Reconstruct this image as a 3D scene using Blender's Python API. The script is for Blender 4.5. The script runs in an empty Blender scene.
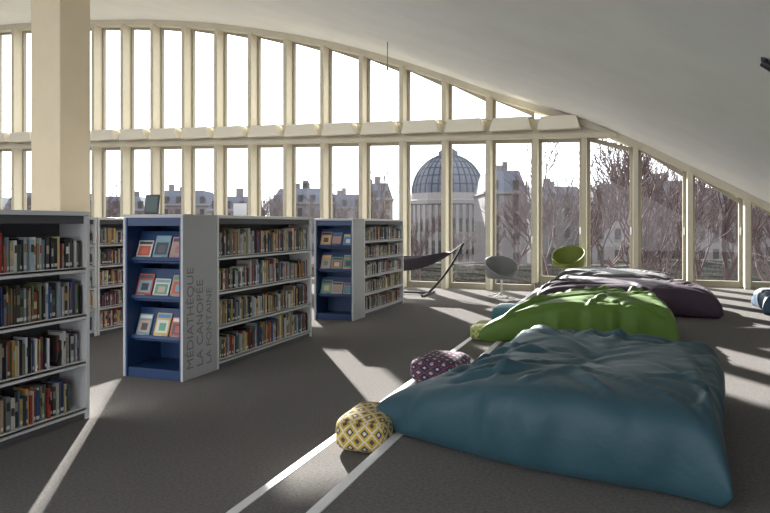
import bpy, bmesh, math, random, time
import numpy as np
from mathutils import Vector, Matrix
random.seed(7); np.random.seed(7)
T0=time.time()
TH=math.radians(20.3); F=650.0; H=1.59
CT,ST=math.cos(TH),math.sin(TH)
scene=bpy.context.scene
COL=scene.collection

# ------------------------------------------------------------ helpers
def at(xp,depth,z):
    """world point a given distance in front of the viewpoint (used for far-away city layout)"""
    t=depth/F; xr=(xp-385)
    return Vector((t*(CT*xr-ST*F), t*(ST*xr+CT*F), z))

def nodes_of(m):
    m.use_nodes=True
    return m.node_tree.nodes,m.node_tree.links
def mat(name,col,rough=0.6,metal=0.0,noise=0.0,nscale=20,bump=0.0,bscale=60,spec=0.4,sheen=0.0,attr=False):
    m=bpy.data.materials.new(name); n,l=nodes_of(m)
    b=n['Principled BSDF']
    b.inputs['Roughness'].default_value=rough; b.inputs['Metallic'].default_value=metal
    b.inputs['Specular IOR Level'].default_value=spec
    if sheen: b.inputs['Sheen Weight'].default_value=sheen
    b.inputs['Base Color'].default_value=(*col,1)
    tc=n.new('ShaderNodeTexCoord')
    src=None
    if attr:
        a=n.new('ShaderNodeVertexColor'); a.layer_name='Col'; src=a.outputs['Color']
        l.new(src,b.inputs['Base Color'])
    if noise>0:
        t=n.new('ShaderNodeTexNoise'); t.inputs['Scale'].default_value=nscale; t.inputs['Detail'].default_value=5
        l.new(tc.outputs['Object'],t.inputs['Vector'])
        mr=n.new('ShaderNodeMapRange'); mr.inputs['From Min'].default_value=0.25; mr.inputs['From Max'].default_value=0.75
        mr.inputs['To Min'].default_value=1-noise; mr.inputs['To Max'].default_value=1+noise
        l.new(t.outputs['Fac'],mr.inputs['Value'])
        mx=n.new('ShaderNodeVectorMath'); mx.operation='SCALE'
        if src is not None: l.new(src,mx.inputs[0])
        else: mx.inputs[0].default_value=col
        l.new(mr.outputs['Result'],mx.inputs['Scale'])
        l.new(mx.outputs['Vector'],b.inputs['Base Color'])
    if bump>0:
        t=n.new('ShaderNodeTexNoise'); t.inputs['Scale'].default_value=bscale; t.inputs['Detail'].default_value=4
        l.new(tc.outputs['Object'],t.inputs['Vector'])
        bp=n.new('ShaderNodeBump'); bp.inputs['Strength'].default_value=bump; bp.inputs['Distance'].default_value=0.02
        l.new(t.outputs['Fac'],bp.inputs['Height']); l.new(bp.outputs['Normal'],b.inputs['Normal'])
    return m

class MB:
    def __init__(s): s.v=[];s.f=[];s.mi=[];s.c=[];s.uv=[]
    def poly(s,pts,mi=0,col=(1,1,1)):
        i=len(s.v); s.v+= [tuple(p) for p in pts]; s.f.append(tuple(range(i,i+len(pts)))); s.mi.append(mi); s.c.append(col)
    def box(s,x0,x1,y0,y1,z0,z1,mi=0,col=(1,1,1),M=None):
        P=[(x0,y0,z0),(x1,y0,z0),(x1,y1,z0),(x0,y1,z0),(x0,y0,z1),(x1,y0,z1),(x1,y1,z1),(x0,y1,z1)]
        if M is not None: P=[tuple(M@Vector(p)) for p in P]
        i=len(s.v); s.v+=P
        for q in ((0,3,2,1),(4,5,6,7),(0,1,5,4),(1,2,6,5),(2,3,7,6),(3,0,4,7)):
            s.f.append(tuple(i+k for k in q)); s.mi.append(mi); s.c.append(col)
    def prism(s,prof,y0,y1,mi=0,col=(1,1,1)):
        """prof: list of (x,z) CCW seen from -Y"""
        n=len(prof); i=len(s.v)
        s.v+=[(x,y0,z) for x,z in prof]+[(x,y1,z) for x,z in prof]
        s.f.append(tuple(range(i,i+n))); s.f.append(tuple(range(i+2*n-1,i+n-1,-1)))
        for k in range(n):
            a=i+k;b=i+(k+1)%n
            s.f.append((b,a,a+n,b+n))
        s.mi+=[mi]*(n+2); s.c+=[col]*(n+2)
    def cyl(s,p0,p1,r0,r1=None,seg=12,mi=0,col=(1,1,1),caps=True):
        r1=r0 if r1 is None else r1
        p0=Vector(p0);p1=Vector(p1);d=(p1-p0).normalized()
        u=d.orthogonal().normalized();w=d.cross(u)
        i=len(s.v)
        for p,r in((p0,r0),(p1,r1)):
            for k in range(seg):
                a=2*math.pi*k/seg; s.v.append(tuple(p+(u*math.cos(a)+w*math.sin(a))*r))
        for k in range(seg):
            a=i+k;b=i+(k+1)%seg; s.f.append((a,b,b+seg,a+seg)); s.mi.append(mi); s.c.append(col)
        if caps:
            s.f.append(tuple(range(i+seg-1,i-1,-1))); s.f.append(tuple(range(i+seg,i+2*seg))); s.mi+=[mi]*2; s.c+=[col]*2
    def tube(s,pts,r,seg=8,mi=0,col=(1,1,1)):
        for a,b in zip(pts[:-1],pts[1:]): s.cyl(a,b,r,seg=seg,mi=mi,col=col)
    def lathe(s,prof,seg=24,mi=0,col=(1,1,1),c=(0,0,0)):
        i=len(s.v); n=len(prof)
        for k in range(seg):
            a=2*math.pi*k/seg
            for r,z in prof: s.v.append((c[0]+r*math.cos(a),c[1]+r*math.sin(a),c[2]+z))
        for k in range(seg):
            for j in range(n-1):
                a=i+k*n+j;b=i+((k+1)%seg)*n+j
                s.f.append((a,b,b+1,a+1)); s.mi.append(mi); s.c.append(col)
    def obj(s,name,mats,parent=None,smooth=False,bevel=0):
        me=bpy.data.meshes.new(name); me.from_pydata(s.v,[],s.f)
        for m in mats: me.materials.append(m)
        me.polygons.foreach_set('material_index',s.mi)
        ca=me.color_attributes.new('Col','FLOAT_COLOR','CORNER')
        arr=[]
        for f,c in zip(s.f,s.c): arr+= [c[0],c[1],c[2],1.0]*len(f)
        ca.data.foreach_set('color',arr)
        me.update()
        if smooth: me.polygons.foreach_set('use_smooth',[True]*len(me.polygons))
        o=bpy.data.objects.new(name,me); COL.objects.link(o)
        if parent: o.parent=parent
        if bevel:
            b=o.modifiers.new('bevel','BEVEL'); b.width=bevel; b.segments=2; b.limit_method='ANGLE'
        return o
def empty(name,loc=(0,0,0)):
    e=bpy.data.objects.new(name,None); e.location=loc; e.empty_display_size=.2; COL.objects.link(e); return e

# ------------------------------------------------------------ materials
M_ceil=mat('ceiling_plaster',(0.82,0.82,0.795),rough=0.9,noise=0.04,nscale=1.2,spec=0.1)
M_carpet=mat('carpet',(0.190,0.180,0.172),rough=0.95,noise=0.25,nscale=55,bump=0.5,bscale=220,spec=0.0)
M_nose=mat('nosing_white',(0.80,0.80,0.80),rough=0.45)
M_cream=mat('cream_paint',(0.62,0.575,0.465),rough=0.9,noise=0.03,nscale=6,spec=0.0)
M_cream2=mat('cream_light',(0.85,0.80,0.68),rough=0.9,spec=0.0)
M_framed=mat('frame_dark_beige',(0.36,0.335,0.275),rough=0.9,spec=0.0)
M_col=mat('column_paint',(0.76,0.65,0.46),rough=0.55,noise=0.03,nscale=3)
M_white=mat('shelf_white',(0.74,0.75,0.76),rough=0.4)
M_grey=mat('panel_grey',(0.43,0.44,0.45),rough=0.45,noise=0.02)
M_dark=mat('shelf_back',(0.10,0.10,0.11),rough=0.6)
M_blue=mat('display_blue',(0.014,0.040,0.115),rough=0.4)
M_book=mat('book_colours',(1,1,1),rough=0.5,attr=True)
M_text=mat('lettering_grey',(0.20,0.205,0.21),rough=0.5)
M_black=mat('black_metal',(0.02,0.02,0.022),rough=0.4)
M_steel=mat('brushed_steel',(0.6,0.6,0.6),rough=0.3,metal=0.9)
M_city=mat('city_stone',(1,1,1),rough=0.9,attr=True,noise=0.08,nscale=0.6,spec=0.1)
M_bark=mat('bark',(0.085,0.062,0.060),rough=0.9,spec=0.1)
M_ground=mat('plaza_ground',(0.11,0.10,0.097),rough=1.0,noise=0.5,nscale=0.12,spec=0.0)
M_hedge=mat('hedge_leaves',(0.07,0.065,0.055),rough=0.9,noise=0.5,nscale=3,spec=0.1)
# glass: thin pane
M_glass=bpy.data.materials.new('window_glass'); n,l=nodes_of(M_glass)
n.remove(n['Principled BSDF']); tr=n.new('ShaderNodeBsdfTransparent'); gl=n.new('ShaderNodeBsdfGlossy'); mx=n.new('ShaderNodeMixShader')
tr.inputs['Color'].default_value=(0.95,0.97,0.97,1); gl.inputs['Roughness'].default_value=0.02; mx.inputs['Fac'].default_value=0.02
l.new(tr.outputs[0],mx.inputs[1]); l.new(gl.outputs[0],mx.inputs[2]); l.new(mx.outputs[0],n['Material Output'].inputs['Surface'])

# ------------------------------------------------------------ ceiling profile
CP=[(-32,8.1),(-25,8.3),(-19.7,8.2),(-15.8,7.95),(-11.7,7.47),(-8.73,6.84),(-6.91,6.33),(-5.5,5.84),(-4.16,5.31),(-3.14,4.88),(-1.93,4.43),(-.78,3.98),(.31,3.45),(1.56,2.77),(2.9,2.02),(4.2,1.22),(5.6,.3)]
cx=np.array([p[0] for p in CP]); cz=np.array([p[1] for p in CP]); cm=np.gradient(cz,cx)
def ceil(x):
    x=min(max(x,cx[0]),cx[-1]); i=int(min(max(np.searchsorted(cx,x)-1,0),len(cx)-2))
    h=cx[i+1]-cx[i]; t=(x-cx[i])/h
    return float((2*t**3-3*t*t+1)*cz[i]+(t**3-2*t*t+t)*h*cm[i]+(-2*t**3+3*t*t)*cz[i+1]+(t**3-t*t)*h*cm[i+1])
WY=16.0; YB=-5.0
xs=np.linspace(-24.5,5.6,110)
mb=MB(); P=[(x,ceil(x)) for x in xs]; nP=len(P)
# smooth soffit layer (own vertices) and a flat-shaded slab above it
ny=12; ys=np.linspace(YB,WY+.3,ny)
for y in ys:
    for x,z in P: mb.v.append((x,y,z))
for j in range(ny-1):
    for k in range(nP-1):
        a=j*nP+k; mb.f.append((a,a+nP,a+nP+1,a+1))
nsm=len(mb.f); mb.mi=[0]*nsm; mb.c=[(1,1,1)]*nsm
for k in range(nP-1):
    (xa,za),(xb,zb)=P[k],P[k+1]
    mb.prism([(xa,za+.01),(xb,zb+.01),(xb,zb+.36),(xa,za+.36)],YB,WY+.3)
o=mb.obj('ceiling',[M_ceil],smooth=False)
for i,p in enumerate(o.data.polygons): p.use_smooth = i<nsm
# edge trim along ceiling / window wall junction
mb=MB()
for k in range(nP-1):
    (xa,za),(xb,zb)=P[k],P[k+1]
    mb.prism([(xa,za-.16),(xb,zb-.16),(xb,zb+.02),(xa,za+.02)],WY-.28,WY+.2)
mb.obj('trim_1',[M_cream])

# ------------------------------------------------------------ floor and steps
S1,S2=-1.92,-1.42
mb=MB(); mb.box(-24.5,S1,YB,WY+.4,-.4,0); mb.obj('floor',[M_carpet])
mb=MB(); mb.box(S1,S2,YB,WY+.4,-.4,.11); mb.obj('floor_step',[M_carpet])
mb=MB(); mb.box(S2,5.6,YB,WY+.4,-.4,.22); mb.obj('floor_platform',[M_carpet])
mb=MB(); mb.box(S1-.006,S1+.055,YB,WY-.4,.07,.114); mb.obj('trim_2',[M_nose],bevel=.004)
mb=MB(); mb.box(S2-.006,S2+.06,YB,WY-.4,.18,.224); mb.obj('trim_3',[M_nose],bevel=.004)

# ------------------------------------------------------------ window wall
BP=[(-25,4.45),(-19.7,4.36),(-15.8,4.24),(-7.8,4.02),(-.78,3.85),(3,3.78)]
bx=[p[0] for p in BP]; bz=[p[1] for p in BP]
def beam(x): return float(np.interp(x,bx,bz))
K=[-.9+1.115*k for k in range(-21,6)]
def floorz(x): return 0.0 if x<S1-.3 else .22
wn=0
def window(xa,xb,za,zb,zta,ztb,tall):
    """one bay: deep fin on the left, frame stiles, rails, pane"""
    global wn
    wn+=1; mb=MB()
    def slab(x0,x1,y0,y1,zlo,mi,drop=0):
        def top(x): return zta+(ztb-zta)*(x-xa)/(xb-xa)-drop
        t0,t1=top(x0),top(x1)
        if min(t0,t1)<=zlo+.02: return
        mb.prism([(x0,zlo),(x1,zlo),(x1,t1),(x0,t0)],y0,y1,mi)
    slab(xa-.055,xa+.055,WY-.34,WY+.15,za,0)          # fin
    slab(xa+.055,xa+.125,WY-.02,WY+.08,za,1)
    slab(xb-.125,xb-.055,WY-.02,WY+.08,za,1)
    mb.box(xa+.125,xb-.125,WY-.02,WY+.08,za,za+(.14 if tall else .08),1)
    mb.prism([(xa+.125,zta-.10),(xb-.125,ztb-.10),(xb-.125,ztb),(xa+.125,zta)],WY-.02,WY+.08,1)
    i=[(xa+.125,WY+.03,za+.1),(xb-.125,WY+.03,za+.1),(xb-.125,WY+.03,ztb-.08),(xa+.125,WY+.03,zta-.08)]
    if i[2][2]>i[1][2]+.05 and i[3][2]>i[0][2]: mb.poly(i,2)
    if tall: mb.box(xb-.115,xb-.085,WY-.06,WY-.02,1.15+za,1.32+za,3)
    mb.obj('window_%d'%wn,[M_cream,M_framed,M_glass,M_steel])
for a,b in zip(K[:-1],K[1:]):
    if ceil(b)<.6: continue
    f=floorz((a+b)/2)
    zta=min(beam(a)-.2,ceil(a)-.12); ztb=min(beam(b)-.2,ceil(b)-.12)
    if min(zta,ztb)>f+.4: window(a,b,f,f,zta,ztb,True)
    lo=beam((a+b)/2)+.24
    ca,cb=ceil(a)-.12,ceil(b)-.12
    if ca>lo+.15 and cb>lo-.1: window(a,b,lo,lo,ca,max(cb,lo+.03),False)
# transom beam
mb=MB()
xx=[-24.5]+[x for x in K if x<-.5]+[-.2]
for a,b in zip(xx[:-1],xx[1:]):
    za,zb=beam(a),beam(b)
    mb.prism([(a,za-.22),(b,zb-.22),(b,zb+.24),(a,za+.24)],WY-.22,WY+.2,0)
    mb.prism([(a,za-.24),(b,zb-.24),(b,zb-.14),(a,za-.14)],WY-.40,WY-.2,0)
mb.prism([(-.2,beam(0)-.22),(.6,beam(.6)-.3),(.3,ceil(.3)-.05),(-.2,ceil(-.2)-.05)],WY-.2,WY+.18,0)
wb=mb.obj('wall_back_transom',[M_cream])
bn=MB()
for a,b in zip(K[:-1],K[1:]):
    if b>-.5: continue
    z=beam((a+b)/2)
    bn.prism([(a+.07,z-.05),(b-.07,z-.05),(b-.16,z+.25),(a+.16,z+.25)],WY-.56,WY-.2,0)
bn.obj('blind_cassettes',[M_cream2],bevel=.015)

# ------------------------------------------------------------ column
cxp,cyp=-8.62,8.1; w=.31
mb=MB(); mb.box(cxp-w,cxp+w,cyp-w,cyp+w,0,ceil(cxp)+.1,0); mb.box(cxp-w-.015,cxp+w+.015,cyp-w-.015,cyp+w+.015,0,.12,0)
mb.obj('column',[M_col],bevel=.02)

# ------------------------------------------------------------ bookshelves
PAL=[(.62,.60,.56),(.7,.68,.64),(.05,.05,.06),(.03,.03,.035),(.02,.02,.03),(.38,.05,.04),(.42,.10,.06),(.55,.36,.12),(.04,.07,.18),(.07,.14,.26),(.30,.38,.44),
     (.08,.15,.09),(.22,.24,.14),(.32,.24,.17),(.24,.24,.26),(.45,.45,.45),(.5,.42,.30),(.16,.05,.08),(.6,.52,.25),(.10,.10,.12),(.55,.56,.60),(.08,.06,.05)]
CPAL=[(.5,.12,.08),(.08,.2,.4),(.5,.38,.12),(.55,.54,.50),(.12,.3,.2),(.4,.3,.25),(.1,.1,.12),(.45,.25,.25),(.2,.32,.38),(.06,.07,.08)]
def jit(c,a=.2):
    k=1+random.uniform(-a,a); return tuple(min(1,max(0,x*k)) for x in c)
def books_row(mb,xf,side,y0,y1,z,hmax,fill=.9,pal=PAL):
    """row of upright books, spines facing +X (side=1) or -X (side=-1)"""
    y=y0+random.uniform(0,.03)
    while y<y1-.05:
        run=random.uniform(.25,.9); h0=random.uniform(.62,.86)*hmax; base=random.choice(pal)
        end=min(y1-.02,y+run)
        while y<end-.01:
            th=random.choice([.006,.009,.012,.016,.022,.03]); th=min(th,end-y)
            h=min(hmax-.02,h0*random.uniform(.84,1.14)); d=random.uniform(.13,.19)
            c=jit(base if random.random()<.15 else random.choice(pal),.3)
            xa=xf-side*random.uniform(.012,.04); xb=xa-side*d
            lo,hi=min(xa,xb),max(xa,xb)
            mb.box(lo,hi,y,y+th-.0015,z,z+h,0,c)
            if th>.011:
                e=xa+side*.0012; l2,h2=min(xa,e),max(xa,e)
                if random.random()<.6: mb.box(l2,h2,y+.001,y+th-.002,z+.02,z+.045,0,(.7,.7,.68))
                if random.random()<.6:
                    zz=z+h*random.uniform(.4,.6); mb.box(l2,h2,y+.002,y+th-.003,zz,zz+h*.25,0,jit(random.choice(pal)))
            y+=th
        if random.random()>fill:
            g=random.uniform(.06,.16)
            if y+g<y1-.05:
                c=jit(random.choice(pal)); xa=xf-side*.02
                R=Matrix.Translation((0,y+.02,z))@Matrix.Rotation(math.radians(-18),4,'X')
                lo,hi=min(xa,xa-side*.16),max(xa,xa-side*.16)
                mb.box(lo,hi,.0+.06,.018+.06,0.02,.22,0,c,M=R)
            y+=g+.02
def bookshelf(xf,y0,y1,wd,h=1.7,rows=4,bays=1,fill=.9,both=True):
    e=empty('bookshelf',(0,0,0))
    mb=MB(); x0=xf-wd
    mb.box(x0+.02,xf-.02,y0+.02,y1-.02,0,.08,1)
    mb.box(x0,xf,y0,y1,h-.035,h,0)
    mb.box(x0+.03,xf-.03,y0+.03,y1-.03,h-.10,h-.035,1)
    mb.box(x0,xf,y0,y0+.035,0,h-.035,0); mb.box(x0,xf,y1-.035,y1,0,h-.035,0)
    xc=(x0+xf)/2
    mb.box(xc-.02,xc+.02,y0+.03,y1-.03,.08,h-.035,1)
    for k in range(1,bays):
        yy=y0+(y1-y0)*k/bays; mb.box(x0+.012,xf-.012,yy-.012,yy+.012,.08,h-.035,0)
    zs=[.085+k*(h-.17)/rows for k in range(rows)]
    bk=MB()
    for z in zs:
        for sd in ((1,-1) if both else (1,)):
            a,b=(xc+.02,xf-.004) if sd==1 else (x0+.004,xc-.02)
            mb.box(a,b,y0+.035,y1-.035,z-.01,z+.012,0)
            ff=xf if sd==1 else x0
            mb.box(min(ff-sd*.004,ff-sd*.016),max(ff-sd*.004,ff-sd*.016),y0+.035,y1-.035,z-.03,z+.016,0)
            for k in range(bays):
                ya=y0+(y1-y0)*k/bays+.04; yb=y0+(y1-y0)*(k+1)/bays-.03
                books_row(bk,ff-sd*.018,sd,ya,yb,z+.0125,(h-.17)/rows-.045,fill)
    mb.obj('shelf_frame',[M_white,M_dark],parent=e,bevel=.003)
    bk.obj('books',[M_book],parent=e)
    return e
def cover(mb,cxx,y,z,wd,ht,tilt):
    R=Matrix.Translation((cxx,y,z))@Matrix.Rotation(math.radians(-tilt),4,'X')
    c=jit(random.choice(CPAL)); mb.box(-wd/2,wd/2,0,.008,0,ht,0,c,M=R)
    c2=jit(random.choice(CPAL)); mb.box(-wd*.44,wd*.44,-.0012,0,ht*.80,ht*.95,0,c2,M=R)
    c3=jit(random.choice(CPAL)); mb.box(-wd*.40,wd*.40,-.0012,0,ht*.22,ht*.72,0,c3,M=R)
    c4=jit(random.choice(CPAL)); mb.box(-wd*.2,wd*.25,-.0024,-.0012,ht*.3,ht*.6,0,c4,M=R)
    mb.box(-wd*.4,wd*.1,-.0012,0,ht*.07,ht*.13,0,(.7,.7,.7),M=R)
def display(xf,y0,y1,wd,h=1.7,text=False):
    e=empty('magazine_display')
    x0=xf-wd; mb=MB()
    mb.box(x0,xf,y0,y1,h-.035,h,1)
    mb.box(xf-.03,xf,y0,y1,0,h-.035,1)
    mb.box(x0,x0+.03,y0,y1,0,h-.035,1)
    mb.box(x0+.03,x0+.05,y0+.004,y1,0,h-.035,0); mb.box(xf-.05,xf-.03,y0+.004,y1,0,h-.035,0)
    mb.box(x0+.05,xf-.05,y1-.05,y1-.01,.0,h-.035,0)
    mb.box(x0+.05,xf-.05,y0+.02,y1-.05,0,.10,0)
    mb.box(x0+.05,xf-.05,y0+.01,y0+.04,h-.12,h-.035,0)
    cv=MB()
    for z in (1.22,.82,.40):
        R=Matrix.Translation((0,y0+.10,z))@Matrix.Rotation(math.radians(-20),4,'X')
        mb.box(x0+.05,xf-.05,.012,.03,-.01,.33,0,M=R)
        mb.box(x0+.05,xf-.05,-.035,.014,-.015,.0,0,M=R)
        mb.box(x0+.05,xf-.05,-.04,-.032,-.015,.025,0,M=R)
        mb.box(x0+.05,xf-.05,y0+.1,y1-.05,z-.03,z-.012,0)
        nn=3; sp=(wd-.12)/nn
        for k in range(nn):
            cover(cv,x0+.06+sp*(k+.5)+random.uniform(-.01,.01),y0+.098,z+.004,random.uniform(.17,.20),random.uniform(.21,.28),20)
    mb.obj('display_frame',[M_blue,M_grey],parent=e,bevel=.003)
    cv.obj('magazines',[M_book],parent=e)
    if text:
        for s,off,size,zb in (('MÉDIATHÈQUE',.17,.155,.10),('LA CANOPÉE',.33,.155,.10),('LA FONTAINE',.48,.13,.10)):
            cu=bpy.data.curves.new('lettering','FONT'); cu.body=s; cu.size=size; cu.extrude=.0008
            cu.materials.append(M_text)
            o=bpy.data.objects.new('lettering',cu); COL.objects.link(o); o.parent=e
            o.matrix_world=Matrix(((0,0,1,xf+.0012),(0,-1,0,y0+off+.0),(1,0,0,zb),(0,0,0,1)))
    return e
bookshelf(-4.14,1.95,4.18,.62,fill=.75,bays=2)
bookshelf(-7.1,5.0,7.3,.62,bays=2,rows=5); bookshelf(-7.1,7.32,9.6,.62,bays=2,rows=5)
display(-4.20,5.46,6.04,.76,text=True)
bookshelf(-4.20,6.05,8.34,.72,fill=.97)
display(-4.22,9.90,10.37,.72)
bookshelf(-4.22,10.38,12.5,.70,rows=5,fill=.97)
bookshelf(-7.1,10.2,12.4,.62,rows=5)
# small items on shelf tops
mb=MB(); R=Matrix.Translation((-4.82,5.72,1.712))@Matrix.Rotation(math.radians(-8),4,'X')
mb.box(-.09,.09,0,.015,0,.21,0,M=R); mb.box(-.075,.075,-.002,0,.02,.19,1,M=R); mb.box(-4.88,-4.76,5.70,5.82,1.702,1.712,0)
mb.obj('sign_holder',[M_black,mat('sign_green',(.03,.07,.06),rough=.3)])
mb=MB(); mb.box(-4.62,-4.44,7.0,7.02,1.702,1.86,0); mb.box(-4.62,-4.44,6.95,7.07,1.702,1.71,0); mb.obj('sign_holder.001',[M_white])
mb=MB(); mb.box(-4.5,-4.28,3.40,3.42,1.702,1.90,0); mb.box(-4.5,-4.28,3.35,3.47,1.702,1.71,0); mb.obj('sign_holder.002',[M_white])

# ------------------------------------------------------------ bean bags (small inextensible-cloth relaxation)
def sim_bag(N=60,size=2.0,vol=.95,seed=0,steps=110,iters=12):
    rng=np.random.RandomState(seed)
    idx_t=np.arange((N+1)**2).reshape(N+1,N+1)
    idx_b=idx_t.copy(); inner=np.zeros((N+1,N+1),bool); inner[1:-1,1:-1]=True
    idx_b[inner]=(N+1)**2+np.arange(inner.sum())
    nv=(N+1)**2+inner.sum()
    g=np.linspace(-size/2,size/2,N+1); U,Vv=np.meshgrid(g,g,indexing='ij')
    P=np.zeros((nv,3))
    b=(1-(U/(size/2))**2)*(1-(Vv/(size/2))**2)
    P[idx_b.ravel()]=np.stack([U,Vv,.12-.08*b],-1).reshape(-1,3)
    nz=sum(rng.uniform(-1,1)*np.sin(rng.uniform(1,12)*U+rng.uniform(1,12)*Vv+rng.uniform(0,6)) for _ in range(10))
    P[idx_t.ravel()]=np.stack([U,Vv,.12+.10*b+.02*nz*b],-1).reshape(-1,3)
    h=size/N; groups=[]
    for L,idx in enumerate((idx_t,idx_b)):
        def addg(a,bb,rest,st):
            a=a.ravel();bb=bb.ravel()
            if len(a): groups.append((a,bb,rest,st))
        for par in (0,1):
            if L==0:
                addg(idx[par:-1:2,:],idx[par+1::2,:],h,1); addg(idx[:,par:-1:2],idx[:,par+1::2],h,1)
            else:
                addg(idx[par:-1:2,1:-1],idx[par+1::2,1:-1],h,1); addg(idx[1:-1,par:-1:2],idx[1:-1,par+1::2],h,1)
            addg(idx[par:-1:2,:-1],idx[par+1::2,1:],h*math.sqrt(2),.5)
            addg(idx[par:-1:2,1:],idx[par+1::2,:-1],h*math.sqrt(2),.5)
    quads=[]
    for L,idx in enumerate((idx_t,idx_b)):
        q=np.stack([idx[:-1,:-1],idx[1:,:-1],idx[1:,1:],idx[:-1,1:]],-1).reshape(-1,4)
        if L==1: q=q[:,::-1]
        quads.append(q)
    Q=np.concatenate(quads)
    Vel=np.zeros_like(P); dt=.02
    V=0
    for s in range(steps):
        d1=P[Q[:,2]]-P[Q[:,0]]; d2=P[Q[:,3]]-P[Q[:,1]]
        Nn=np.cross(d1,d2)*.5
        ctr=P[Q].mean(1); V=(ctr*Nn).sum()/3
        lvl=.5 if V<vol else max(.18,.5-(V-vol)*8)
        pr=np.clip(lvl-ctr[:,2],0,None)
        f=Nn*pr[:,None]*(130/(h*h))*.25
        A=np.zeros_like(P)
        for k in range(4): 
            for c in range(3): A[:,c]+=np.bincount(Q[:,k],f[:,c],nv)
        A[:,2]-=9.8
        Vel=(Vel+A*dt)*.90
        Pn=P+Vel*dt
        for it in range(iters):
            for a,bb,rest,st in groups:
                d=Pn[bb]-Pn[a]; L=np.sqrt((d*d).sum(1))+1e-9
                e=(L-rest)/L; e=np.where(e<0,e*.8,e)*.5*st
                c=d*e[:,None]; Pn[a]+=c; Pn[bb]-=c
            Pn[:,2]=np.maximum(Pn[:,2],0)
        on=Pn[:,2]<.002
        Vel=(Pn-P)/dt; Vel[on,:2]*=.5
        sp=np.sqrt((Vel**2).sum(1)); Vel*= (np.minimum(sp,3)/(sp+1e-9))[:,None]
        P=Pn
    print('bag',seed,'V',V,'h',P[:,2].max(),'ext',P.min(0),P.max(0),'t',time.time()-T0)
    return P,Q,idx_t
def fabric(name,col,sheen=.03,rough=.55):
    return mat(name,col,rough=rough,noise=.06,nscale=8,bump=.5,bscale=8,spec=.4,sheen=sheen)
SIMS=[sim_bag(seed=3,vol=.80),sim_bag(seed=11,vol=.70)]
def beanbag(sim,corners,zb,ht,m,rot=0,dents=(),seed=1,full=3.0,pinch=.06,push=(0,0,0,0),fold=1.0,flap=None):
    """corners: front-left, front-right, back-right, back-left; push: outward bulge of front,right,back,left edges"""
    P,Q,it=SIMS[sim]
    P=P.copy(); rg=random.Random(seed)
    c=[P[it[0,0]],P[it[-1,0]],P[it[-1,-1]],P[it[0,-1]]]
    hx=np.mean([abs(q[0]) for q in c]); hy=np.mean([abs(q[1]) for q in c])
    a=P[:,0]/hx; b=P[:,1]/hy
    a2=a*(1-pinch*(1-np.clip(b*b,0,1))); b2=b*(1-pinch*(1-np.clip(a*a,0,1)))
    u=(a2+1)/2; v=(b2+1)/2
    for _ in range(rot): u,v=v,1-u
    C=np.array(corners,float)
    W=np.stack([(1-u)*(1-v),u*(1-v),u*v,(1-u)*v],-1)
    XY=W@C
    uc=np.clip(u,0,1); vc=np.clip(v,0,1)
    def bump(t,pk): 
        t=t**(math.log(.5)/math.log(pk)); return np.sin(math.pi*np.clip(t,0,1))
    for i,(w1,w2) in enumerate(((bump(uc,.36),(1-vc)**1.5),(bump(vc,.5),uc**1.5),(bump(uc,.5),vc**1.5),(bump(vc,.42),(1-uc)**1.5))):
        e_=C[(i+1)%4]-C[i]; nrm=np.array([e_[1],-e_[0]])/np.linalg.norm(e_)
        XY=XY+(push[i]*w1*w2)[:,None]*nrm
    if flap is not None:
        wf=np.exp(-((uc*1.15)**2+vc**2)/(2*.13**2))
        XY=XY+wf[:,None]*np.array(flap)
    zn=np.clip(P[:,2]/np.percentile(P[:,2],99.5),0,1.1)
    zn=np.where(zn<1,1-np.clip(1-zn,0,1)**full,zn)
    z=zn*ht
    if flap is not None: z=z*(1-.45*wf)
    # rounded crown: fuller in the middle than at the rim
    crown=np.clip((1-(2*u-1)**2)*(1-(2*v-1)**2),0,1)
    z=z*(.84+.20*crown**.6)
    for (dx,dy,r,am) in dents:
        z=z-zn*am*np.exp(-((XY[:,0]-dx)**2+(XY[:,1]-dy)**2)/(r*r))
    ctr=C.mean(0)
    for k in range(46):
        if k<26: 
            p0=C[k%4]*.97+ctr*.03; tgt=ctr+np.array([rg.uniform(-.8,.8),rg.uniform(-.8,.8)]); L=rg.uniform(.55,1.0)
        else:
            i=rg.randint(0,3); s_=rg.uniform(.1,.9); p0=C[i]*(1-s_)+C[(i+1)%4]*s_; p0=p0*.97+ctr*.03; tgt=ctr+np.array([rg.uniform(-.4,.4),rg.uniform(-.4,.4)]); L=rg.uniform(.3,.7)
        d=(tgt-p0)*L; ln=np.linalg.norm(d)+1e-6; dn=d/ln
        rel=XY-p0; s_=rel@dn/ln; q=rel@np.array([-dn[1],dn[0]])
        bend=rg.uniform(-.12,.12); q=q-bend*np.sin(np.clip(s_,0,1)*math.pi)
        wv=rg.uniform(.018,.042)*(.6+.8*np.clip(s_,0,1)); env=np.clip(s_*5+.2,0,1)*np.clip((1-s_)*2.2,0,1)
        am=fold*rg.uniform(.012,.030)*(1 if rg.random()<.4 else -1)
        z=z+np.clip(zn,0,1)*am*env*(np.exp(-(q/wv)**2)-.55*np.exp(-((q-1.8*wv)/wv)**2))
    # gathers down the sides, strongest near the seam
    rel=XY-ctr; ang=np.arctan2(rel[:,1],rel[:,0]); rr=np.linalg.norm(rel,axis=1)+1e-6
    edge=np.clip(np.maximum(np.abs(2*u-1),np.abs(2*v-1)),0,1)**3
    g=np.zeros(len(XY))
    for k in range(9):
        fq=rg.randint(9,40); ph=rg.uniform(0,6.28); tw=rg.uniform(-3,3); k2=rg.randint(1,4)
        sgn=np.sin(ang*fq+ph+tw*zn); g+= (1/ (1+fq/18))*np.sign(sgn)*np.abs(sgn)**1.4*(.4+.6*np.sin(ang*k2+ph)**2)
    side=edge*np.sin(np.clip(zn,0,1)*math.pi)**.5
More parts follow.
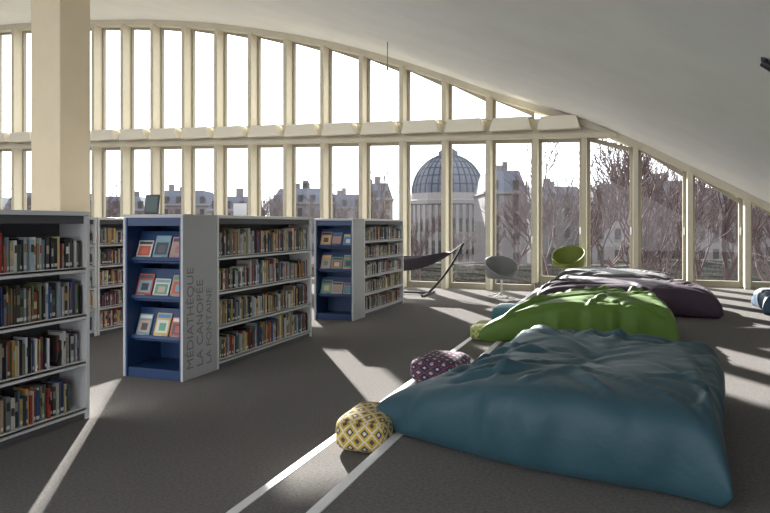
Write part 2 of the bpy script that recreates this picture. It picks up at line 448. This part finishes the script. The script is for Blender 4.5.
    XY=XY+(rel/rr[:,None])*(.016*fold*g*side)[:,None]
    zz=zb+np.maximum(z,0)
    me=bpy.data.meshes.new('bean_bag')
    me.from_pydata(np.column_stack([XY,zz]).tolist(),[],Q.tolist())
    bm=bmesh.new(); bm.from_mesh(me); bmesh.ops.recalc_face_normals(bm,faces=bm.faces); bm.to_mesh(me); bm.free()
    me.polygons.foreach_set('use_smooth',[True]*len(me.polygons))
    me.materials.append(m)
    o=bpy.data.objects.new('bean_bag',me); COL.objects.link(o)
    s=o.modifiers.new('s','SUBSURF'); s.levels=1; s.render_levels=1
    return o
PZ=.223
M_teal=fabric('fabric_teal',(.030,.083,.108)); M_green=fabric('fabric_green',(.090,.175,.022)); M_purp=fabric('fabric_plum',(.050,.028,.048)); M_gry=fabric('fabric_grey',(.10,.10,.10)); M_navy=fabric('fabric_navy',(.03,.07,.12))
beanbag(0,[(-1.12,3.94),(.48,3.44),(.74,5.6),(-.90,6.0)],PZ,.50,M_teal,dents=[(-.25,4.6,.4,.07),(.1,5.6,.3,-.03),(-.7,5.5,.3,-.04)],seed=4,push=(.24,.03,.0,-.02),fold=1.5,flap=(-.52,.22))
beanbag(1,[(-1.36,7.62),(.58,7.8),(.45,9.5),(-.88,9.4)],PZ,.50,M_green,rot=1,seed=8,push=(.1,0,0,-.05),fold=1.7,flap=(-.32,-.05))
beanbag(0,[(-1.40,10.5),(1.35,10.5),(1.3,12.1),(-1.35,12.4)],PZ,.46,M_purp,rot=2,seed=12,push=(.1,0,0,0),fold=1.6)
beanbag(1,[(-1.38,12.9),(.9,12.8),(.9,14.4),(-1.3,14.6)],PZ,.47,M_gry,rot=3,seed=16,fold=1.5)
beanbag(1,[(1.95,11.3),(3.2,11.2),(3.2,12.5),(2.0,12.6)],PZ,.33,M_navy,rot=2,seed=20)

# ------------------------------------------------------------ patterned floor cushions
def pattern(name,cols,scale,stretch=1.0):
    m=bpy.data.materials.new(name); n,l=nodes_of(m); b=n['Principled BSDF']; b.inputs['Roughness'].default_value=.85
    uv=n.new('ShaderNodeUVMap'); uv.uv_map='UVMap'
    mp=n.new('ShaderNodeMapping'); mp.inputs['Scale'].default_value=(scale,scale*stretch,1); l.new(uv.outputs[0],mp.inputs['Vector'])
    nz=n.new('ShaderNodeTexNoise'); nz.inputs['Scale'].default_value=9; l.new(mp.outputs[0],nz.inputs['Vector'])
    sx=n.new('ShaderNodeSeparateXYZ'); l.new(mp.outputs[0],sx.inputs[0])
    def tri(out):
        fr=n.new('ShaderNodeMath'); fr.operation='FRACT'; l.new(out,fr.inputs[0])
        sb=n.new('ShaderNodeMath'); sb.operation='SUBTRACT'; l.new(fr.outputs[0],sb.inputs[0]); sb.inputs[1].default_value=.5
        ab=n.new('ShaderNodeMath'); ab.operation='ABSOLUTE'; l.new(sb.outputs[0],ab.inputs[0]); return ab.outputs[0]
    ad=n.new('ShaderNodeMath'); ad.operation='ADD'; l.new(tri(sx.outputs[0]),ad.inputs[0]); l.new(tri(sx.outputs[1]),ad.inputs[1])
    a2=n.new('ShaderNodeMath'); a2.operation='MULTIPLY_ADD'; l.new(nz.outputs['Fac'],a2.inputs[0]); a2.inputs[1].default_value=.12; l.new(ad.outputs[0],a2.inputs[2])
    cr=n.new('ShaderNodeValToRGB'); cr.color_ramp.interpolation='CONSTANT'
    e=cr.color_ramp.elements; pos=[0,.20,.34,.52,.66,.86]
    while len(e)<len(cols): e.new(.5)
    for k,c in enumerate(cols): e[k].position=pos[k]; e[k].color=(*c,1)
    l.new(a2.outputs[0],cr.inputs['Fac']); l.new(cr.outputs['Color'],b.inputs['Base Color'])
    return m
def pouf(x,y,z,sx,sy,sz,rot,m):
    bm=bmesh.new(); bmesh.ops.create_cube(bm,size=2); bmesh.ops.subdivide_edges(bm,edges=bm.edges[:],cuts=13,use_grid_fill=True)
    uvl=bm.loops.layers.uv.new('UVMap')
    for f in bm.faces:
        c=f.calc_center_median()
        for lp in f.loops:
            p=lp.vert.co
            if abs(c.z)>.999: lp[uvl].uv=(p.x*sx/2,p.y*sy/2)
            elif abs(c.x)>.999: lp[uvl].uv=(p.y*sy/2+sx/2,p.z*sz/2)
            else: lp[uvl].uv=(p.x*sx/2,p.z*sz/2+sy/2)
    for v in bm.verts:
        p=v.co.copy()
        k=5.0
        s=(abs(p.x)**k+abs(p.y)**k+abs(p.z)**k)**(1/k)
        q=p/s
        dm=max(abs(p.x),abs(p.y))
        zf=1-.16*(dm**4)
        wr=.02*math.sin(9*p.x+3*p.y)*dm
        v.co=Vector((q.x*sx/2,q.y*sy/2,(q.z*zf+wr)*sz/2))
    lo=min(v.co.z for v in bm.verts)
    for v in bm.verts: v.co.z=max(v.co.z-lo-.012,0.0)
    me=bpy.data.meshes.new('floor_cushion'); bm.to_mesh(me); bm.free()
    me.polygons.foreach_set('use_smooth',[True]*len(me.polygons)); me.materials.append(m)
    o=bpy.data.objects.new('floor_cushion',me); o.location=(x,y,z); o.rotation_euler=(0,0,rot); COL.objects.link(o)
    s=o.modifiers.new('s','SUBSURF'); s.levels=1; s.render_levels=1
TZ=.112
pouf(-1.615,4.10,TZ,.37,.54,.25,.03,pattern('ikat_yellow',[(.6,.58,.5),(.05,.06,.09),(.55,.38,.03),(.6,.58,.5),(.50,.33,.03),(.06,.06,.08)],10,.8))
pouf(-1.66,6.05,TZ,.48,.62,.25,-.05,pattern('ikat_navy',[(.50,.48,.46),(.025,.03,.07),(.025,.03,.09),(.22,.05,.06),(.025,.03,.07),(.45,.42,.40)],8,1.2))
pouf(-1.66,8.45,TZ,.46,.6,.22,.0,pattern('ikat_olive',[(.6,.6,.35),(.2,.25,.05),(.45,.45,.12),(.6,.58,.4),(.15,.18,.05),(.3,.33,.08)],12,1))
pouf(-1.64,9.9,TZ,.5,.75,.28,.03,fabric('fabric_teal_b',(.06,.20,.24)))

# ------------------------------------------------------------ tub chairs
def chair(x,y,z,rot,msh,minner):
    e=empty('tub_chair',(x,y,z)); e.rotation_euler=(0,0,rot)
    mb=MB(); seg=40
    NJ=16
    def pt(k,j):
        a=2*math.pi*k/seg; t=j/NJ
        back=(1-math.cos(a))/2
        rim=.50+.40*back**.8
        if t<.45:
            r=.31*(t/.45)**.8; zz=.40+.03*(t/.45)**3
        else:
            q=(t-.45)/.55; r=.31+.055*math.sin(q*math.pi*.55); zz=.43+(rim-.43)*q
        return (r*1.02*math.sin(a),-r*math.cos(a)+.04*back*max(0,t-.45),zz)
    for k in range(seg):
        for j in range(NJ+1): mb.v.append(pt(k,j))
    for k in range(seg):
        for j in range(NJ):
            a=k*(NJ+1)+j;b=((k+1)%seg)*(NJ+1)+j
            mb.f.append((a,b,b+1,a+1)); mb.mi.append(0); mb.c.append((1,1,1))
    o=mb.obj('shell',[msh,minner],parent=e,smooth=True)
    s=o.modifiers.new('sol','SOLIDIFY'); s.thickness=.03; s.offset=-1
    c=MB(); c.lathe([(0,.43),(.24,.43),(.28,.455),(.27,.485),(0,.50)],seg=28); c.obj('seat_cushion',[minner],parent=e,smooth=True)
    b=MB(); b.cyl((0,0,.03),(0,0,.40),.022,seg=12)
    for k in range(4):
        a=math.pi/4+k*math.pi/2; b.cyl((0,0,.10),(.31*math.cos(a),.31*math.sin(a),.015),.016,.011,seg=8)
        b.cyl((.31*math.cos(a),.31*math.sin(a),0),(.31*math.cos(a),.31*math.sin(a),.02),.02,seg=8)
    b.obj('star_base',[M_steel],parent=e)
chair(-2.56,14.3,0,math.radians(25),mat('chair_grey',(.20,.205,.21),rough=.6),mat('chair_grey_in',(.08,.08,.09),rough=.7))
chair(-1.2,15.05,.22,math.radians(-10),mat('chair_green',(.16,.20,.03),rough=.6),mat('chair_green_in',(.18,.24,.035),rough=.7))

# ------------------------------------------------------------ hammock with stand
e=empty('hammock',(0,0,0)); hy=14.2
A=Vector((-6.3,hy,1.22)); B=Vector((-3.38,hy,1.20))
mb=MB(); NU,NV=28,12
for i in range(NU+1):
    t=i/NU; s=.10+.80*t
    c=A.lerp(B,s); sag=.66*(1-(2*s-1)**2)
    wdt=.46*(math.sin(math.pi*min(1,max(0,t)))**.5)+.05
    for j in range(NV+1):
        q=j/NV*2-1
        mb.v.append((c.x,c.y+q*wdt,c.z-sag+ .30*abs(q)**2*math.sin(math.pi*t)**.6+.01*math.sin(j*2.1)))
for i in range(NU):
    for j in range(NV):
        a=i*(NV+1)+j; mb.f.append((a,a+NV+1,a+NV+2,a+1)); mb.mi.append(0); mb.c.append((1,1,1))
o=mb.obj('cloth',[mat('hammock_cloth',(.025,.02,.03),rough=.8)],parent=e,smooth=True)
s=o.modifiers.new('sol','SOLIDIFY'); s.thickness=.012
cd=MB()
for end,i in ((A,0),(B,NU)):
    for j in range(0,NV+1,2):
        cd.cyl(end,mb.v[i*(NV+1)+j],.006,seg=5)
cd.obj('cords',[M_black],parent=e)
st=MB()
def arc(p0,p1,p2,n=8): return [Vector(p0)*(1-t)**2+Vector(p1)*2*t*(1-t)+Vector(p2)*t*t for t in [k/n for k in range(n+1)]]
st.tube(arc(B,(-3.75,hy,.45),(-4.2,hy,.05)),.028); st.tube(arc(A,(-5.9,hy,.45),(-5.45,hy,.05)),.028); st.tube([(-4.2,hy,.05),(-5.45,hy,.05)],.028)
st.tube([(-4.2,hy-.5,.03),(-4.2,hy+.5,.03)],.028); st.tube([(-5.45,hy-.5,.03),(-5.45,hy+.5,.03)],.028)
st.obj('stand',[M_black],parent=e)

# ------------------------------------------------------------ ceiling spotlight + hanging cable
mb=MB(); sx,sy=1.12,6.35; sz=ceil(sx)
mb.cyl((sx,sy,sz+.03),(sx,sy,sz-.02),.03); mb.cyl((sx-.02,sy,sz-.03),(sx+.07,sy-.02,sz-.10),.032,.038,seg=16)
mb.obj('ceiling_spotlight',[M_black])
mb=MB(); hx,hyy=-4.9,13.4
mb.cyl((hx,hyy,ceil(hx)+.02),(hx,hyy,ceil(hx)-.55),.008); mb.cyl((hx,hyy,ceil(hx)-.55),(hx,hyy,ceil(hx)-.62),.02)
mb.obj('hanging_cable',[M_black])

# ------------------------------------------------------------ city outside
GZ=-6.0
mb=MB(); mb.box(-500,500,-60,700,GZ-1,GZ); mb.obj('plaza_ground',[M_ground])
def building(xp,depth,wpx,ytop,rot=0,body=(.150,.135,.134),roof=(.085,.09,.11),mans=.22,dp=14):
    t=depth/F; c=at(xp,depth,0); w2=wpx*t/2; zt=H+(225-ytop)*t
    e_=MB(); hb=GZ; tot=zt-GZ; zb=zt-tot*mans
    kk=random.uniform(.8,1.15); body=tuple(q*kk for q in body)
    R=Matrix.Translation((c.x,c.y,0))@Matrix.Rotation(TH+rot,4,'Z')
    e_.box(-w2,w2,0,dp,hb,zb,0,body,M=R)
    e_.box(-w2-.3,w2+.3,-.4,dp+.3,zb-.35,zb,0,tuple(k*1.1 for k in body),M=R)
    ins=min(w2*.3,2.0)
    lo=[(-w2,0,zb),(w2,0,zb),(w2,dp,zb),(-w2,dp,zb)]; hi=[(-w2+ins,ins,zt),(w2-ins,ins,zt),(w2-ins,dp-ins,zt),(-w2+ins,dp-ins,zt)]
    P=[R@Vector(p) for p in lo+hi]
    for q in ((0,1,5,4),(1,2,6,5),(2,3,7,6),(3,0,4,7),(4,5,6,7)): e_.poly([P[k] for k in q],0,roof)
    ncol=max(2,int(w2*2/2.6)); nfl=max(2,int((zb-hb)/3.3)); dark=tuple(k*.38 for k in body)
    for k in range(ncol):
        xk=-w2+(k+.5)*2*w2/ncol
        for f in range(nfl):
            z0=hb+(f+.25)*(zb-hb)/nfl; e_.box(xk-.55,xk+.55,-.06,.1,z0,z0+2.0,0,dark,M=R)
            e_.box(xk-.75,xk+.75,-.25,0,z0-.2,z0-.05,0,tuple(q*1.12 for q in body),M=R)
        e_.box(xk-.5,xk+.5,.1,1.2,zb+.3,zb+min(2.0,tot*mans*.7),0,dark,M=R)
    for k in range(max(2,int(w2/2.2))):
        xk=random.uniform(-w2+ins,w2-ins-1); hh=random.uniform(1,2.4)
        e_.box(xk,xk+random.uniform(.8,1.8),dp*.4,dp*.4+1,zt-.3,zt+hh,0,tuple(q*.85 for q in body),M=R)
    e_.obj('apartment_building',[M_city])
for (xp,d,w_,yt,ro) in [(-40,150,70,196,.1),(40,160,80,192,-.1),(115,150,60,196,.1),(178,165,60,190,0),(235,150,54,196,.15),(300,160,62,188,-.1),(345,165,40,194,.1),(376,170,34,183,0),
      (506,112,42,170,.0),(560,130,60,186,.1),(618,120,50,184,-.1),(668,135,60,180,.1),(730,125,70,188,0),(800,135,80,184,.1),(880,140,80,186,0)]:
    building(xp,d,w_,yt,ro)
# rotunda with glazed dome
D=145; t=D/F; c=at(448,D,0); R0=36*t
mb=MB()
zd=H+(225-194)*t; ztp=H+(225-151)*t
stone=(.150,.138,.136); gls=(.080,.086,.105)
mb.lathe([(R0*1.12,GZ),(R0*1.12,zd-2.6),(R0*1.17,zd-2.4),(R0*1.17,zd-1.6),(R0*1.06,zd-1.4),(R0*1.03,zd)],seg=64,c=(c.x,c.y,0),col=stone)
pr=[(R0*1.0*math.cos(a),zd+(ztp-zd-.8)*math.sin(a)) for a in [math.pi/2*k/14 for k in range(15)]]
mb.lathe(pr,seg=64,c=(c.x,c.y,0),col=gls)
for k in range(32):
    a=2*math.pi*k/32
    pts=[(c.x+(r+.06)*math.cos(a),c.y+(r+.06)*math.sin(a),z) for r,z in pr[:-1]]
    mb.tube(pts,.13,seg=5,col=(.04,.043,.052))
for j in (2,4,6,8,10):
    r,z=pr[j]; pts=[(c.x+(r+.06)*math.cos(2*math.pi*k/48),c.y+(r+.06)*math.sin(2*math.pi*k/48),z) for k in range(49)]
    mb.tube(pts,.09,seg=4,col=(.045,.05,.06))
mb.lathe([(2.2,ztp-1.1),(2.2,ztp-.2),(1.2,ztp+.5),(0.05,ztp+1.2)],seg=20,c=(c.x,c.y,0),col=(.08,.085,.10))
for k in range(40):
    a=2*math.pi*k/40; rr=R0*1.12
    M=Matrix.Translation((c.x,c.y,0))@Matrix.Rotation(a,4,'Z')
    mb.box(rr-.1,rr+.35,-.35,.35,GZ,zd-2.6,0,tuple(q*1.1 for q in stone),M=M)
    M=Matrix.Translation((c.x,c.y,0))@Matrix.Rotation(a+math.pi/40,4,'Z')
    for z0 in (GZ+1.5,GZ+6.2): 
        if z0+2.8<zd-2.6: mb.box(rr-.1,rr+.06,-.38,.38,z0,z0+2.8,0,tuple(q*.38 for q in stone),M=M)
mb.obj('domed_rotunda',[M_city])
# bare trees
def tree(x,y,h,seed,r0=.19):
    rg=random.Random(seed); cu=bpy.data.curves.new('bare_tree','CURVE'); cu.dimensions='3D'; cu.bevel_depth=1.0; cu.bevel_resolution=0; cu.use_fill_caps=False
    def br(p,d,L,r,dep):
        n=4; pts=[p.copy()]; 
        for k in range(n):
            d=(d+Vector((rg.uniform(-.16,.16),rg.uniform(-.16,.16),rg.uniform(-.02,.12)))).normalized(); pts.append(pts[-1]+d*L/n)
        sp=cu.splines.new('POLY'); sp.points.add(n)
        for k,q in enumerate(pts): sp.points[k].co=(*q,1); sp.points[k].radius=r*(1-.4*k/n)
        if dep==0: return
        for k in range(rg.choice([3,4]) if dep>1 else 4):
            q=pts[rg.randint(2,n)]; az=rg.uniform(0,6.28); sp_=rg.uniform(.35,.8)
            nd=(d+Vector((math.cos(az),math.sin(az),.25))*sp_).normalized()
            br(q,nd,L*rg.uniform(.55,.8),max(r*.52,.018),dep-1)
    br(Vector((0,0,0)),Vector((0,0,1)),h*.38,r0,5)
    cu.materials.append(M_bark)
    o=bpy.data.objects.new('bare_tree',cu); o.location=(x,y,GZ); COL.objects.link(o)
for k,(xp,d,h) in enumerate([(560,34,15),(640,36,13),(668,26,13),(722,30,15),(765,40,14),(800,28,14),(605,60,14),(385,60,13),(420,75,9),(320,70,13),(515,70,11),(700,60,14),(250,75,13),(180,70,13),(100,70,13),(20,60,13),(460,100,8),(490,90,8),(655,50,13),(740,55,13),(775,60,14),(585,80,13),(350,80,12),(285,80,12),(545,60,12)]):
    p=at(xp,d,0); tree(p.x,p.y,h,k+5)
# clipped winter hedges in the garden
def hedge(xp,depth,wm,hm,rot):
    p=at(xp,depth,0); bm=bmesh.new(); bmesh.ops.create_cube(bm,size=1); bmesh.ops.subdivide_edges(bm,edges=bm.edges[:],cuts=11,use_grid_fill=True)
    rg=random.Random(int(xp))
    for v in bm.verts:
        v.co=Vector((v.co.x*wm+rg.uniform(-.12,.12),v.co.y*2.0+rg.uniform(-.12,.12),(v.co.z+.5)*hm+(rg.uniform(-.15,.15) if v.co.z>-.49 else 0)))
    me=bpy.data.meshes.new('hedge'); bm.to_mesh(me); bm.free(); me.materials.append(M_hedge)
    o=bpy.data.objects.new('hedge',me); o.location=(p.x,p.y,GZ); o.rotation_euler=(0,0,TH+rot); COL.objects.link(o)
for (xp,d,wm,hm,ro) in [(430,45,9,1.6,.05),(520,52,10,1.8,-.05),(610,44,9,1.8,.1),(700,48,12,2.0,0),(560,80,26,2.6,0),(720,85,30,3,0),(400,85,22,2.6,0),(250,80,30,2.6,0),(90,80,30,2.6,0)]:
    hedge(xp,d,wm,hm,ro)

# ------------------------------------------------------------ rest of the room
mb=MB(); mb.box(-24.9,-24.5,YB,WY+.4,-.4,8.6); mb.obj('wall_left',[M_ceil])
mb=MB()
for x in np.arange(-24.5,4,4.5):
    mb.box(x,x+.8,YB-.3,YB,-.4,max(1.0,ceil(x+.8)),0)
mb.obj('wall_rear',[M_ceil])

# ------------------------------------------------------------ light
w=bpy.data.worlds.new('sky'); scene.world=w; w.use_nodes=True
bg=w.node_tree.nodes['Background']; bg.inputs['Color'].default_value=(.93,.955,1.0,1); bg.inputs['Strength'].default_value=3.7
az=math.radians(35); el=math.radians(24)
S=Vector((-math.sin(az)*math.cos(el),math.cos(az)*math.cos(el),math.sin(el)))
sl=bpy.data.lights.new('sun','SUN'); sl.energy=25; sl.angle=math.radians(.7); sl.color=(1,.965,.92)
so=bpy.data.objects.new('sun',sl); so.rotation_euler=S.to_track_quat('Z','Y').to_euler(); so.location=S*50; COL.objects.link(so)

cam=bpy.data.cameras.new('camera'); co=bpy.data.objects.new('camera',cam); COL.objects.link(co)
co.location=(0,0,H); co.rotation_euler=(math.pi/2,0,TH); cam.sensor_width=36; cam.lens=F/770*36; cam.shift_y=-31.5/770; cam.clip_end=2000
scene.camera=co
try:
    scene.view_settings.view_transform='Standard'; scene.view_settings.look='None'; scene.view_settings.exposure=0
except Exception as ex: print(ex)
print('done',time.time()-T0)
